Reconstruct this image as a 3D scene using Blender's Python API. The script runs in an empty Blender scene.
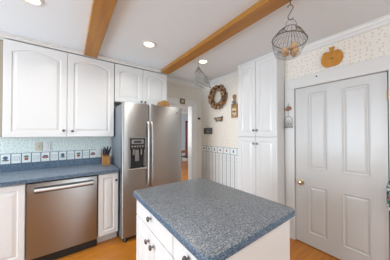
import bpy, bmesh, math, random
from mathutils import Vector, Matrix, Euler
random.seed(7)
S = bpy.context.scene
C = S.collection
PI = math.pi

# ---------------------------------------------------------------- camera
cam_d = bpy.data.cameras.new('camera')
cam = bpy.data.objects.new('camera', cam_d); C.objects.link(cam)
cam.location = (0, 0, 1.368)
cam.rotation_euler = Euler((math.radians(90.628), math.radians(0.0), math.radians(-36.337)), 'XYZ')
cam_d.sensor_width = 36.0
cam_d.lens = 169.728 / 390 * 36
cam_d.shift_y = 1.571 / 390
cam_d.clip_start = 0.02
S.camera = cam

# ---------------------------------------------------------------- world and exposure
S.view_settings.view_transform = 'Standard'
S.view_settings.look = 'None'
S.view_settings.gamma = 1
S.view_settings.use_curve_mapping = False
S.view_settings.exposure = 0.42
W = bpy.data.worlds.new('world'); S.world = W; W.use_nodes = True
W.node_tree.nodes['Background'].inputs[0].default_value = (0.85, 0.92, 1.0, 1)
W.node_tree.nodes['Background'].inputs[1].default_value = 1.0

def area(name, loc, rot, sx, sy, power, col=(1, 1, 1)):
    l = bpy.data.lights.new(name, 'AREA'); l.shape = 'RECTANGLE'; l.size = sx; l.size_y = sy
    l.energy = power; l.color = col
    o = bpy.data.objects.new(name, l); C.objects.link(o); o.location = loc; o.rotation_euler = rot
    return o
# area lights for daylight at unseen, assumed windows: left wall, wall behind the camera, far room
area('assumed_daylight_left', (-3.08, 1.45, 1.22), (0, math.radians(-90), 0), 1.9, 2.3, 98, (0.76, 0.88, 1.0))
area('assumed_daylight_behind', (0.45, -3.58, 1.25), (math.radians(90), 0, 0), 1.0, 2.0, 40, (0.74, 0.88, 1.0))
area('added_far_light', (0.53, 5.2, 1.5), (0, math.radians(-90), 0), 1.3, 2.0, 55, (0.93, 0.97, 1.0))  # added to light the far room, no source in view

# ---------------------------------------------------------------- materials
def mat(name, col, rough=0.5, metal=0.0, spec=0.5, coat=0.0):
    m = bpy.data.materials.new(name); m.use_nodes = True
    b = m.node_tree.nodes['Principled BSDF']
    b.inputs['Base Color'].default_value = (*col, 1)
    b.inputs['Roughness'].default_value = rough
    b.inputs['Metallic'].default_value = metal
    b.inputs['Specular IOR Level'].default_value = spec
    b.inputs['Coat Weight'].default_value = coat
    return m
def nd(m, t, **k):
    n = m.node_tree.nodes.new(t)
    for a, v in k.items(): setattr(n, a, v)
    return n
def lk(m, a, b): m.node_tree.links.new(a, b)
def bsdf(m): return m.node_tree.nodes['Principled BSDF']
def coords(m, scale=(1, 1, 1), rot=(0, 0, 0), kind='Object'):
    tc = nd(m, 'ShaderNodeTexCoord'); mp = nd(m, 'ShaderNodeMapping')
    mp.inputs['Scale'].default_value = scale; mp.inputs['Rotation'].default_value = rot
    lk(m, tc.outputs[kind], mp.inputs[0]); return mp.outputs[0]
def ramp(m, fac, stops, interp='LINEAR'):
    r = nd(m, 'ShaderNodeValToRGB'); r.color_ramp.interpolation = interp
    e = r.color_ramp.elements
    while len(e) < len(stops): e.new(0.5)
    for el, (p, c) in zip(e, stops): el.position = p; el.color = (*c, 1)
    lk(m, fac, r.inputs[0]); return r.outputs[0]
def noise(m, vec, scale, detail=3, rough=0.5):
    n = nd(m, 'ShaderNodeTexNoise'); n.inputs['Scale'].default_value = scale
    n.inputs['Detail'].default_value = detail; n.inputs['Roughness'].default_value = rough
    lk(m, vec, n.inputs['Vector']); return n.outputs['Fac']
def mix(m, fac, a, b, mode='MIX'):
    x = nd(m, 'ShaderNodeMix', data_type='RGBA', blend_type=mode)
    for sock, v in ((x.inputs[0], fac), (x.inputs[6], a), (x.inputs[7], b)):
        if isinstance(v, (int, float)): sock.default_value = v
        elif isinstance(v, tuple): sock.default_value = (*v, 1)
        else: lk(m, v, sock)
    return x.outputs[2]
def mathn(m, op, a, b=None):
    x = nd(m, 'ShaderNodeMath', operation=op)
    for sock, v in zip(x.inputs, (a, b)):
        if v is None: continue
        if isinstance(v, (int, float)): sock.default_value = v
        else: lk(m, v, sock)
    return x.outputs[0]
def bump(m, h, strength=0.2, dist=0.002):
    b = nd(m, 'ShaderNodeBump'); b.inputs['Strength'].default_value = strength; b.inputs['Distance'].default_value = dist
    lk(m, h, b.inputs['Height']); lk(m, b.outputs[0], bsdf(m).inputs['Normal'])

def paint(name, col, rough, var=0.02, spec=0.5):
    m = mat(name, col, rough, spec=spec)
    f = noise(m, coords(m), 3.0)
    c2 = tuple(max(0, c - var) for c in col)
    lk(m, mix(m, f, col, c2), bsdf(m).inputs['Base Color'])
    return m
M_cab = paint('cabinet_white', (0.76, 0.765, 0.755), 0.28)
M_cabi = paint('cabinet_body_white', (0.72, 0.715, 0.69), 0.35)
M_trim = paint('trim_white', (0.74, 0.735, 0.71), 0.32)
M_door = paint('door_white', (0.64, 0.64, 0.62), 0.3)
M_ceil = paint('ceiling_paint', (0.77, 0.83, 0.865), 0.8, 0.01)
M_plain = paint('plain_wall_paint', (0.74, 0.73, 0.70), 0.8)
M_blue_wall = paint('pale_blue_wall_paint', (0.50, 0.56, 0.60), 0.8)
M_black = mat('black_plastic', (0.012, 0.012, 0.013), 0.35)
M_dark = mat('dark_gasket', (0.03, 0.03, 0.032), 0.6)
M_grey = mat('fridge_side_grey', (0.15, 0.17, 0.19), 0.38)
M_brass = mat('brass', (0.62, 0.42, 0.16), 0.3, 1.0)
M_satin = mat('satin_nickel', (0.62, 0.58, 0.52), 0.22, 1.0)
M_pewter = mat('dark_pewter', (0.20, 0.20, 0.205), 0.25, 0.9)
M_chrome = mat('bright_steel', (0.75, 0.75, 0.74), 0.22, 1.0)
M_handle = mat('satin_handle_steel', (0.46, 0.44, 0.42), 0.45, 1.0)
M_wire = mat('rusty_wire', (0.17, 0.14, 0.11), 0.5, 0.6)
M_wire2 = mat('grey_wire', (0.30, 0.30, 0.28), 0.45, 0.7)
M_ivory = mat('ivory_plastic', (0.60, 0.55, 0.45), 0.4)
M_whitep = mat('white_plastic', (0.72, 0.74, 0.72), 0.4)
M_red = mat('mahogany_red', (0.16, 0.018, 0.014), 0.4)
M_glass = mat('window_glass', (0.9, 0.95, 1.0), 0.05); bsdf(M_glass).inputs['Transmission Weight'].default_value = 1.0
def emit(name, col, s):
    m = bpy.data.materials.new(name); m.use_nodes = True; n = m.node_tree.nodes; n.clear()
    e = n.new('ShaderNodeEmission'); o = n.new('ShaderNodeOutputMaterial')
    e.inputs[0].default_value = (*col, 1); e.inputs[1].default_value = s; m.node_tree.links.new(e.outputs[0], o.inputs[0]); return m
M_lamp = emit('lamp_glow', (1.0, 0.88, 0.66), 2.2)

def steel(name, col, rough, vertical=False):
    m = mat(name, col, rough, 1.0)
    # horizontal brushing: fine noise stretched along x
    v = coords(m, (3, 3, 420) if not vertical else (420, 420, 3))
    f = noise(m, v, 1.0, 2)
    r = nd(m, 'ShaderNodeMapRange'); lk(m, f, r.inputs[0])
    r.inputs[3].default_value = rough - 0.05; r.inputs[4].default_value = rough + 0.08
    lk(m, r.outputs[0], bsdf(m).inputs['Roughness'])
    bsdf(m).inputs['Anisotropic'].default_value = 0.88
    bsdf(m).inputs['Anisotropic Rotation'].default_value = 0.25
    t = nd(m, 'ShaderNodeTangent', direction_type='RADIAL', axis='Z'); lk(m, t.outputs[0], bsdf(m).inputs['Tangent'])
    c = mix(m, f, col, tuple(k * 0.9 for k in col)); lk(m, c, bsdf(m).inputs['Base Color'])
    return m
M_steel = steel('brushed_steel', (0.44, 0.43, 0.415), 0.42)
M_steel_dw = steel('brushed_steel_dishwasher', (0.40, 0.39, 0.375), 0.35)

def wood(name, c1, c2, axis='Y', rough=0.45, sc=1.0):
    m = mat(name, c1, rough)
    s = {'X': (1.2, 16, 16), 'Y': (16, 1.2, 16), 'Z': (16, 16, 1.2)}[axis]
    v = coords(m, tuple(k * sc for k in s))
    f = noise(m, v, 1.6, 5, 0.6)
    lk(m, ramp(m, f, [(0.3, c2), (0.7, c1)]), bsdf(m).inputs['Base Color'])
    return m
M_beam = wood('beam_wood', (0.46, 0.215, 0.034), (0.32, 0.13, 0.018))
M_block = wood('block_wood', (0.52, 0.25, 0.07), (0.40, 0.17, 0.04), 'Z')
M_plywood = wood('plywood_orange', (0.62, 0.28, 0.03), (0.46, 0.18, 0.015), 'Y')
M_board = wood('board_wood', (0.42, 0.22, 0.07), (0.28, 0.13, 0.04), 'Z')
M_darkwood = wood('dark_wood', (0.12, 0.055, 0.025), (0.05, 0.025, 0.015), 'Z')
M_chairwood = wood('orange_wood', (0.36, 0.14, 0.04), (0.24, 0.09, 0.03), 'Z')

# oak floor of narrow boards
M_floor = mat('oak_floor', (0.5, 0.22, 0.07), 0.28)
v = coords(M_floor, (1, 1, 1), (0, 0, 0))
br = nd(M_floor, 'ShaderNodeTexBrick'); lk(M_floor, v, br.inputs['Vector'])
br.offset = 0.37
for k, val in (('Scale', 1.0), ('Mortar Size', 0.0012), ('Mortar Smooth', 0.2), ('Bias', 0.0), ('Brick Width', 0.9), ('Row Height', 0.057)):
    br.inputs[k].default_value = val
br.inputs['Color1'].default_value = (0.62, 0.235, 0.030, 1); br.inputs['Color2'].default_value = (0.52, 0.175, 0.020, 1)
br.inputs['Mortar'].default_value = (0.24, 0.09, 0.025, 1)
gf = noise(M_floor, coords(M_floor, (2, 30, 1)), 2.0, 5, 0.6)
lk(M_floor, mix(M_floor, 0.65, br.outputs['Color'], ramp(M_floor, gf, [(0.25, (0.55, 0.5, 0.45)), (0.75, (1.12, 1.1, 1.05))]), 'MULTIPLY'), bsdf(M_floor).inputs['Base Color'])

# blue-grey speckled laminate; the island-top copy has ceiling sheen greyed into its colour
def laminate(name, stops, sc=270):
    m = mat(name, (0.2, 0.2, 0.2), 0.38)
    vo = nd(m, 'ShaderNodeTexVoronoi'); vo.inputs['Scale'].default_value = sc; lk(m, coords(m), vo.inputs['Vector'])
    sep = nd(m, 'ShaderNodeSeparateColor'); lk(m, vo.outputs['Color'], sep.inputs[0])
    lk(m, ramp(m, sep.outputs[0], stops, 'CONSTANT'), bsdf(m).inputs['Base Color']); return m
M_lam = laminate('speckled_laminate_sheen_top', [(0.0, (0.085, 0.104, 0.135)), (0.30, (0.18, 0.202, 0.23)), (0.62, (0.26, 0.272, 0.285)), (0.90, (0.44, 0.43, 0.41))])
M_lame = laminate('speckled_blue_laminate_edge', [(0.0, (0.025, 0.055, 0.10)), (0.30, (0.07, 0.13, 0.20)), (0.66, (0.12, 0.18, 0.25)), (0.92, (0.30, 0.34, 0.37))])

# wallpapers: sprig dots on cream / on grey-green
def dotted(name, base, dot, scale, size, swap, var=0.03, rnd=0.75):
    m = mat(name, base, 0.75)
    tc = nd(m, 'ShaderNodeTexCoord'); sp = nd(m, 'ShaderNodeSeparateXYZ'); lk(m, tc.outputs['Object'], sp.inputs[0])
    cb = nd(m, 'ShaderNodeCombineXYZ'); lk(m, sp.outputs['XYZ'.index(swap)], cb.inputs[0]); lk(m, sp.outputs[2], cb.inputs[1])
    vo = nd(m, 'ShaderNodeTexVoronoi', voronoi_dimensions='2D'); vo.inputs['Scale'].default_value = scale; vo.inputs['Randomness'].default_value = rnd
    lk(m, cb.outputs[0], vo.inputs['Vector'])
    mask = ramp(m, vo.outputs['Distance'], [(size, (1, 1, 1)), (size * 1.5, (0, 0, 0))])
    pick = nd(m, 'ShaderNodeSeparateColor'); lk(m, vo.outputs['Color'], pick.inputs[0])
    dc = ramp(m, pick.outputs[0], [(0, dot[0]), (0.5, dot[1])], 'CONSTANT')
    f = noise(m, cb.outputs[0], 6)
    b2 = mix(m, f, base, tuple(c - var for c in base))
    lk(m, mix(m, mask, b2, dc), bsdf(m).inputs['Base Color']); return m
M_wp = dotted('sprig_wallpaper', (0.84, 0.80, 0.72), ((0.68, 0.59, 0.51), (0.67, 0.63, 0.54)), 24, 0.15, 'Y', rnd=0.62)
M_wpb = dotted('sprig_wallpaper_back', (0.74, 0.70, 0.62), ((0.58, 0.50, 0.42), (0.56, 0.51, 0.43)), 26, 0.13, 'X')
M_bs = dotted('backsplash_wallpaper', (0.74, 0.82, 0.78), ((0.50, 0.58, 0.57), (0.54, 0.62, 0.60)), 30, 0.15, 'X')

# dado stripes
M_dado = mat('striped_dado_paper', (0.6, 0.6, 0.58), 0.75)
tc = nd(M_dado, 'ShaderNodeTexCoord'); sp = nd(M_dado, 'ShaderNodeSeparateXYZ'); lk(M_dado, tc.outputs['Object'], sp.inputs[0])
fr = mathn(M_dado, 'FRACT', mathn(M_dado, 'MULTIPLY', sp.outputs[1], 1 / 0.098))
a1 = mathn(M_dado, 'LESS_THAN', mathn(M_dado, 'ABSOLUTE', mathn(M_dado, 'SUBTRACT', fr, 0.5)), 0.10)
vine_v = nd(M_dado, 'ShaderNodeCombineXYZ'); lk(M_dado, fr, vine_v.inputs[0]); lk(M_dado, mathn(M_dado, 'MULTIPLY', sp.outputs[2], 14), vine_v.inputs[1])
wv = noise(M_dado, vine_v.outputs[0], 2.2, 2)
edge = mathn(M_dado, 'GREATER_THAN', mathn(M_dado, 'ABSOLUTE', mathn(M_dado, 'SUBTRACT', fr, 0.5)), 0.36)
vine = mathn(M_dado, 'MULTIPLY', edge, mathn(M_dado, 'GREATER_THAN', wv, 0.5))
c = mix(M_dado, a1, (0.78, 0.775, 0.75), (0.36, 0.40, 0.45)); c = mix(M_dado, vine, c, (0.60, 0.61, 0.58))
lk(M_dado, c, bsdf(M_dado).inputs['Base Color'])

M_b_base = mat('border_white', (0.78, 0.82, 0.80), 0.6)
M_b_blue = mat('border_blue_line', (0.10, 0.17, 0.24), 0.6)
M_b_pale = mat('border_pale_line', (0.32, 0.42, 0.43), 0.6)
M_b_red = mat('border_red_fruit', (0.38, 0.06, 0.05), 0.6)
M_b_green = mat('border_green_leaf', (0.10, 0.22, 0.17), 0.6)
M_b_navy = mat('border_navy_basket', (0.07, 0.12, 0.2), 0.6)
M_b_tan = mat('border_tan', (0.45, 0.36, 0.28), 0.6)

# ---------------------------------------------------------------- mesh helpers
class MB:
    def __init__(s): s.bm = bmesh.new(); s.mats = []; s.cur = 0
    def m(s, material):
        if material not in s.mats: s.mats.append(material)
        s.cur = s.mats.index(material); return s
    def _paint(s, faces):
        for f in faces: f.material_index = s.cur
    def box(s, x0, x1, y0, y1, z0, z1, bev=0.0, seg=2):
        r = bmesh.ops.create_cube(s.bm, size=1)
        vs = r['verts']
        for v in vs:
            v.co = Vector(((x0 + x1) / 2 + v.co.x * (x1 - x0), (y0 + y1) / 2 + v.co.y * (y1 - y0), (z0 + z1) / 2 + v.co.z * (z1 - z0)))
        fs = list({f for v in vs for f in v.link_faces}); s._paint(fs)
        if bev > 0:
            es = list({e for v in vs for e in v.link_edges})
            r = bmesh.ops.bevel(s.bm, geom=es, offset=bev, segments=seg, affect='EDGES', profile=0.5)
            s._paint(r['faces'])
        return s
    def ring_loft(s, rings, close=True, cap0=True, cap1=True):
        vr = [[s.bm.verts.new(p) for p in r] for r in rings]
        n = len(rings[0]); fs = []
        for a, b in zip(vr, vr[1:]):
            for i in range(n if close else n - 1):
                j = (i + 1) % n
                try: fs.append(s.bm.faces.new((a[i], a[j], b[j], b[i])))
                except ValueError: pass
        if cap0: fs.append(s.bm.faces.new(list(reversed(vr[0]))))
        if cap1: fs.append(s.bm.faces.new(vr[-1]))
        s._paint(fs); return s
    def lathe(s, prof, mtx=Matrix(), n=16):
        rings = [[mtx @ Vector((r * math.cos(2 * PI * i / n), r * math.sin(2 * PI * i / n), z)) for i in range(n)] for r, z in prof]
        return s.ring_loft(rings)
    def tube(s, pts, r, n=6, closed=False):
        pts = [Vector(p) for p in pts]; rings = []; N = len(pts)
        up = None
        for i, p in enumerate(pts):
            a = pts[(i - 1) % N] if (closed or i > 0) else p
            b = pts[(i + 1) % N] if (closed or i < N - 1) else p
            d = (b - a).normalized()
            if up is None: up = Vector((0, 0, 1)) if abs(d.z) < 0.9 else Vector((1, 0, 0))
            u = (up - d * up.dot(d)).normalized(); w = d.cross(u); up = u
            rr = r[i] if isinstance(r, (list, tuple)) else r
            rings.append([p + (u * math.cos(2 * PI * k / n) + w * math.sin(2 * PI * k / n)) * rr for k in range(n)])
        if closed:
            rings.append(rings[0])
            return s.ring_loft(rings, cap0=False, cap1=False)
        return s.ring_loft(rings)
    def prism(s, poly, f0, f1):
        # poly: 2d points; f0/f1 map a 2d point to the near and far ring
        return s.ring_loft([[f0(p) for p in poly], [f1(p) for p in poly]])
    def blob(s, c, r, rot=None, sub=1):
        mt = Matrix.Translation(c) @ (rot.to_matrix().to_4x4() if rot else Matrix()) @ Matrix.Diagonal((*r, 1))
        res = bmesh.ops.create_icosphere(s.bm, subdivisions=sub, radius=1, matrix=mt)
        s._paint({f for v in res['verts'] for f in v.link_faces}); return s
    def build(s, name, parent=None, smooth=False, loc=None, rotz=0, material=None):
        if material: s.mats = [material] + s.mats[1:] if s.mats else [material]
        me = bpy.data.meshes.new(name); bmesh.ops.recalc_face_normals(s.bm, faces=s.bm.faces[:]); s.bm.to_mesh(me); s.bm.free()
        for m_ in s.mats: me.materials.append(m_)
        if smooth:
            for p in me.polygons: p.use_smooth = True
            try: me.set_sharp_from_angle(angle=math.radians(40))
            except Exception: pass
        o = bpy.data.objects.new(name, me); C.objects.link(o); o.parent = parent
        if loc: o.location = loc
        o.rotation_euler[2] = rotz
        return o
def mb(m_): return MB().m(m_)
def tag(o, label=None, cat=None, group=None, kind=None):
    if label: o['label'] = label
    if cat: o['category'] = cat
    if group: o['group'] = group
    if kind: o['kind'] = kind
    return o
def thing(name, label, cat, loc=(0, 0, 0), rotz=0, group=None):
    o = bpy.data.objects.new(name, None); C.objects.link(o); o.location = loc; o.rotation_euler[2] = rotz
    o.empty_display_size = 0.05
    return tag(o, label, cat, group)
def struct(name, b, label=None):
    o = b.build(name); o['kind'] = 'structure'
    if label: o['label'] = label
    return o

# raised-panel front: local x 0..w, z 0..h, face at y = 0, thickness t behind; rise > 0 gives the cathedral arch
def panel_front(w, h, t=0.02, fr=0.06, rise=0.0, K=14, flat=False):
    b = mb(M_cab)
    def rect(ix, y, corner=0.0):
        pts = [(ix, ix), (w - ix, ix), (w - ix, h - ix)]
        pts += [(w - ix - (w - 2 * ix) * k / (K + 1), h - ix) for k in range(1, K + 1)] + [(ix, h - ix)]
        return [Vector((x, y, z)) for x, z in pts]
    def arch(ix, y):
        x0, x1, z0 = ix, w - ix, ix
        top = h - ix
        def zt(x):
            if rise <= 0: return top
            s = (x - w / 2) / ((w - 2 * fr) / 2)
            s = max(-1, min(1, s * 1.08))
            bump_ = (math.cos(PI * s) * 0.5 + 0.5) ** 0.42
            return top - rise * (1 - bump_)
        pts = [(x0, z0), (x1, z0), (x1, zt(x1))]
        for k in range(1, K + 1):
            x = x1 - (x1 - x0) * k / (K + 1); pts.append((x, zt(x)))
        pts.append((x0, zt(x0)))
        return [Vector((x, y, z)) for x, z in pts]
    if flat:
        b.ring_loft([rect(0, t), rect(0, 0.004), rect(0.005, 0)])
    else:
        b.ring_loft([rect(0, t), rect(0, 0.004), rect(0.004, 0), arch(fr, 0), arch(fr + 0.006, 0.007), arch(fr + 0.014, 0.007), arch(fr + 0.038, 0.001), arch(fr + 0.041, 0.0005)])
    return b
def knob_mesh(r=0.016):
    b = mb(M_pewter)
    mt = Matrix.Rotation(PI / 2, 4, 'X')
    b.lathe([(0.006, -0.001), (0.005, 0.008), (0.006, 0.012), (r, 0.017), (r * 1.02, 0.022), (r * 0.8, 0.027), (r * 0.25, 0.029)], mt, 14)
    return b
_knob = []
def add_knob(parent, x, z, y=0.0):
    if not _knob:
        o = knob_mesh().build('knob', smooth=True); _knob.append(o.data)
    else:
        o = bpy.data.objects.new('knob', _knob[0]); C.objects.link(o)
    o.parent = parent; o.location = (x, y, z); return o
def add_front(parent, name, x0, z0, w, h, knob=None, label=None, y=0.0, **k):
    o = panel_front(w, h, **k).build(name, parent); o.location = (x0, y, z0)
    if knob: add_knob(o, knob[0] - x0, knob[1] - z0)
    if label: o['label'] = label
    return o

# ================================================================= SETTING
XL, XR, YF, YB, ZC = -3.1, 2.349, -3.6, 2.953, 2.447
struct('floor', mb(M_floor).box(XL, XR, YF, YB + 0.12, -0.1, 0))
struct('floor_beyond', mb(M_floor).box(0.5, 6.6, YB + 0.12, 7.3, -0.1, 0))
struct('ceiling', mb(M_ceil).box(XL, XR + 0.12, YF, YB + 0.12, ZC, ZC + 0.1))
struct('ceiling_beyond', mb(M_ceil).box(0.5, 6.6, YB + 0.12, 7.3, ZC, ZC + 0.1))
DX0, DX1, DZ = 1.30, 2.093, 1.962           # doorway to the far room
b = MB()
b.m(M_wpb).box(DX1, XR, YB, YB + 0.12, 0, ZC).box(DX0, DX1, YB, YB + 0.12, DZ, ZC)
b.m(M_plain).box(0.51, DX0, YB, YB + 0.12, 0, ZC)
b.m(M_bs).box(XL, 0.51, YB, YB + 0.12, 0, ZC)
struct('wall_back', b)
# door wall (with the opening of door_1)
PY0, PY1, PZ = 0.203, 1.002, 1.942
b = mb(M_wp).box(XR, XR + 0.12, PY1 + 0.012, YB + 0.12, 0, ZC).box(XR, XR + 0.12, YF, PY0 - 0.012, 0, ZC).box(XR, XR + 0.12, PY0 - 0.012, PY1 + 0.012, PZ + 0.012, ZC)
struct('wall_right', b)
b = mb(M_plain)
b.box(XL - 0.12, XL, YF, 0.25, 0, ZC).box(XL - 0.12, XL, 2.65, YB + 0.12, 0, ZC).box(XL - 0.12, XL, 0.25, 2.65, 0, 0.24).box(XL - 0.12, XL, 0.25, 2.65, 2.24, ZC)
struct('wall_left', b)
b = mb(M_plain)
b.box(XL - 0.12, -0.1, YF - 0.12, YF, 0, ZC).box(1.0, XR + 0.12, YF - 0.12, YF, 0, ZC).box(-0.1, 1.0, YF - 0.12, YF, 0, 0.2).box(-0.1, 1.0, YF - 0.12, YF, 2.3, ZC)
struct('wall_front', b)
def window(name, cx, cy, wid, z0, z1, along):
    root = struct(name, window_frame(cx, cy, wid, z0, z1, along))
    g = MB().m(M_glass)
    if along == 'Y': g.box(cx - 0.07, cx - 0.064, cy - wid / 2 + .05, cy + wid / 2 - .05, z0 + .05, z1 - .05)
    else: g.box(cx - wid / 2 + .05, cx + wid / 2 - .05, cy - 0.07, cy - 0.064, z0 + .05, z1 - .05)
    g.build('pane', root)
def window_frame(cx, cy, wid, z0, z1, along):
    f = mb(M_trim)
    def bx(a0, a1, zz0, zz1):
        if along == 'Y': f.box(cx - 0.09, cx - 0.04, a0, a1, zz0, zz1)
        else: f.box(a0, a1, cy - 0.09, cy - 0.04, zz0, zz1)
    c_ = cy if along == 'Y' else cx
    bx(c_ - wid / 2, c_ - wid / 2 + .05, z0, z1); bx(c_ + wid / 2 - .05, c_ + wid / 2, z0, z1); bx(c_ - .03, c_ + .03, z0, z1)
    bx(c_ - wid / 2, c_ + wid / 2, z0, z0 + .05); bx(c_ - wid / 2, c_ + wid / 2, z1 - .05, z1)
    return f
window('assumed_window_1', XL, 1.45, 2.4, 0.24, 2.24, 'Y')  # assumed window out of view, sized for the light it gives
window('assumed_window_2', 0.45, YF, 1.1, 0.2, 2.3, 'X')  # assumed window behind the camera, narrowed for its reflected streak
# far room
struct('wall_far', mb(M_blue_wall).box(0.5, 6.6, 7.2, 7.32, 0, ZC))
struct('wall_far_right', mb(M_plain).box(6.5, 6.62, YB + 0.12, 7.2, 0, ZC))
struct('wall_far_left', mb(M_blue_wall).box(0.38, 0.5, YB + 0.12, 4.2, 0, ZC).box(0.38, 0.5, 6.2, 7.2, 0, ZC).box(0.38, 0.5, 4.2, 6.2, 0, 0.85).box(0.38, 0.5, 4.2, 6.2, 2.15, ZC))
window('added_window_3', 0.5, 5.2, 2.0, 0.85, 2.15, 'Y')  # unseen window added to hold the far room's light
struct('trim_1', mb(M_trim).box(0.5, 6.5, 7.12, 7.2, ZC - 0.10, ZC).box(0.5, 6.5, 7.175, 7.2, 0, 0.12), 'white crown and baseboard of the far room')
struct('trim_2', mb(M_red).box(4.70, 4.76, 7.15, 7.2, 0.12, 2.0).box(4.70, 4.98, 7.15, 7.2, 1.92, 2.0).box(4.86, 4.93, 7.15, 7.2, 0.12, 1.92), 'dark red wooden casing seen through the doorway')

# door casing of the far doorway, with jambs
cw = 0.115
b = mb(M_trim)
b.box(DX1, DX1 + cw, YB - 0.018, YB, 0, DZ + 0.105, 0.004).box(DX0 - cw, DX0, YB - 0.018, YB, 0, DZ + 0.105, 0.004).box(DX0 - cw, DX1 + cw, YB - 0.02, YB, DZ, DZ + 0.105, 0.004)
b.box(DX1 - 0.015, DX1, YB - 0.01, YB + 0.13, 0, DZ).box(DX0, DX0 + 0.015, YB - 0.01, YB + 0.13, 0, DZ).box(DX0, DX1, YB - 0.01, YB + 0.13, DZ - 0.015, DZ)
struct('trim_3', b, 'white casing of the open doorway beside the refrigerator')

# crown mouldings
def crown(poly, path_axis, a0, a1, at, out, z):
    b = mb(M_trim)
    def f(p, a):
        o, zz = p
        return Vector((at + out * o, a, z + zz)) if path_axis == 'Y' else Vector((a, at + out * o, z + zz))
    b.ring_loft([[f(p, a0) for p in poly], [f(p, a1) for p in poly]])
    return b
prof = [(0, 0), (0.034, 0), (0.034, -0.010), (0.028, -0.018), (0.024, -0.034), (0.014, -0.050), (0.011, -0.066), (0.011, -0.080), (0, -0.080)]
struct('trim_4', crown(prof, 'Y', YF, 1.13, XR, -1, ZC), 'white crown moulding above the panelled door')
struct('trim_5', crown(prof, 'Y', 1.77, YB, XR, -1, ZC), 'white crown moulding above the wreath wall')
struct('trim_6', crown(prof, 'X', 1.37, XR - 0.034, YB, -1, ZC), 'white crown moulding above the open doorway')
# baseboards
struct('baseboard_right', mb(M_trim).box(XR - 0.015, XR, 1.78, YB - 0.02, 0, 0.10, 0.003).box(XR - 0.015, XR, YF, PY0 - 0.11, 0, 0.10, 0.003))

# panelled door: casing is trim, leaf is door_1
b = mb(M_trim)
cd = 0.019
b.box(XR - cd, XR, PY1 + 0.006, PY1 + 0.122, 0, PZ + 0.006, 0.004)
b.box(XR - cd, XR, PY0 - 0.122, PY0 - 0.006, 0, PZ + 0.006, 0.004)
b.box(XR - cd, XR, PY0 - 0.122, PY1 + 0.122, PZ + 0.006, PZ + 0.142, 0.004)
b.box(XR - 0.004, XR + 0.13, PY1 + 0.004, PY1 + 0.012, 0, PZ + 0.004).box(XR - 0.004, XR + 0.13, PY0 - 0.012, PY0 - 0.004, 0, PZ + 0.004).box(XR - 0.004, XR + 0.13, PY0 - 0.012, PY1 + 0.012, PZ + 0.004, PZ + 0.012)
b.m(M_dark).box(XR + 0.055, XR + 0.065, PY0 - 0.004, PY1 + 0.004, 0.0, PZ + 0.004)
struct('wall_leak_block', mb(M_plain).box(XR + 0.30, XR + 0.36, PY0 - 0.2, PY1 + 0.2, 0, 2.2).box(XR + 0.12, XR + 0.30, PY0 - 0.2, PY0 - 0.14, 0, 2.2).box(XR + 0.12, XR + 0.30, PY1 + 0.14, PY1 + 0.2, 0, 2.2).box(XR + 0.12, XR + 0.36, PY0 - 0.2, PY1 + 0.2, 2.2, 2.26), 'unseen wall added behind the panelled door to block a light leak')  # unseen box added behind the door, stops light leaking under it
struct('floor_leak_block', mb(M_floor).box(XR, XR + 0.36, PY0 - 0.2, PY1 + 0.2, -0.1, 0.0))  # unseen floor piece of the same added light block
struct('trim_7', b, 'white casing around the four-panel door')
DW_, DH = PY1 - PY0 - 0.006, PZ - 0.012
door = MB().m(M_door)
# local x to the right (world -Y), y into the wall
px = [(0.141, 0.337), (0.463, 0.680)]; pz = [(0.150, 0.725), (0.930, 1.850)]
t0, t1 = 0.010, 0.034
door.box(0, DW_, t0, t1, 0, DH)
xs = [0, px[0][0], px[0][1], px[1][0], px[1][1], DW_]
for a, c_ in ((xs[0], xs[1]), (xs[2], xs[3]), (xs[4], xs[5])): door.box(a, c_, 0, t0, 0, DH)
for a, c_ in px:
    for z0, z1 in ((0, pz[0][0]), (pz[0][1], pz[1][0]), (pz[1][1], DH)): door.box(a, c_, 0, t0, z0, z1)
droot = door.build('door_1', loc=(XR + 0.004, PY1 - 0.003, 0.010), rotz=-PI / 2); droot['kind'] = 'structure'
droot['label'] = 'white four-panel interior door with a round brass knob'
for a, c_ in px:
    for z0, z1 in pz:
        def rc(i, y): return [Vector((x, y, z)) for x, z in ((a + i, z0 + i), (c_ - i, z0 + i), (c_ - i, z1 - i), (a + i, z1 - i))]
        mb(M_door).ring_loft([rc(0, t0 + 0.003), rc(0, -0.003), rc(0.006, -0.004), rc(0.016, 0.008), rc(0.022, 0.0085), rc(0.042, 0.002), rc(0.045, 0.002)]).build('door_panel', droot)
kb = mb(M_brass); mt = Matrix.Translation((0.064, 0, 0.745)) @ Matrix.Rotation(PI / 2, 4, 'X')
kb.lathe([(0.032, -0.001), (0.031, 0.006), (0.012, 0.010), (0.011, 0.03), (0.024, 0.036), (0.029, 0.046)], mt, 20)
kb.m(M_satin).lathe([(0.029, 0.046), (0.026, 0.056), (0.012, 0.062), (0.002, 0.063)], mt, 20)
kb.build('door_handle', droot, smooth=True)
mb(M_brass).box(-0.0025, 0.004, -0.002, 0.02, 0.715, 0.775).build('strike_plate', droot)
for z in (1.71, 0.16):
    mb(M_brass).box(DW_ - 0.003, DW_ + 0.004, -0.003, 0.01, z - 0.045, z + 0.045).lathe([(0.006, -0.045), (0.006, 0.045)], Matrix.Translation((DW_ + 0.002, -0.006, z)), 8).build('hinge', droot)

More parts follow.
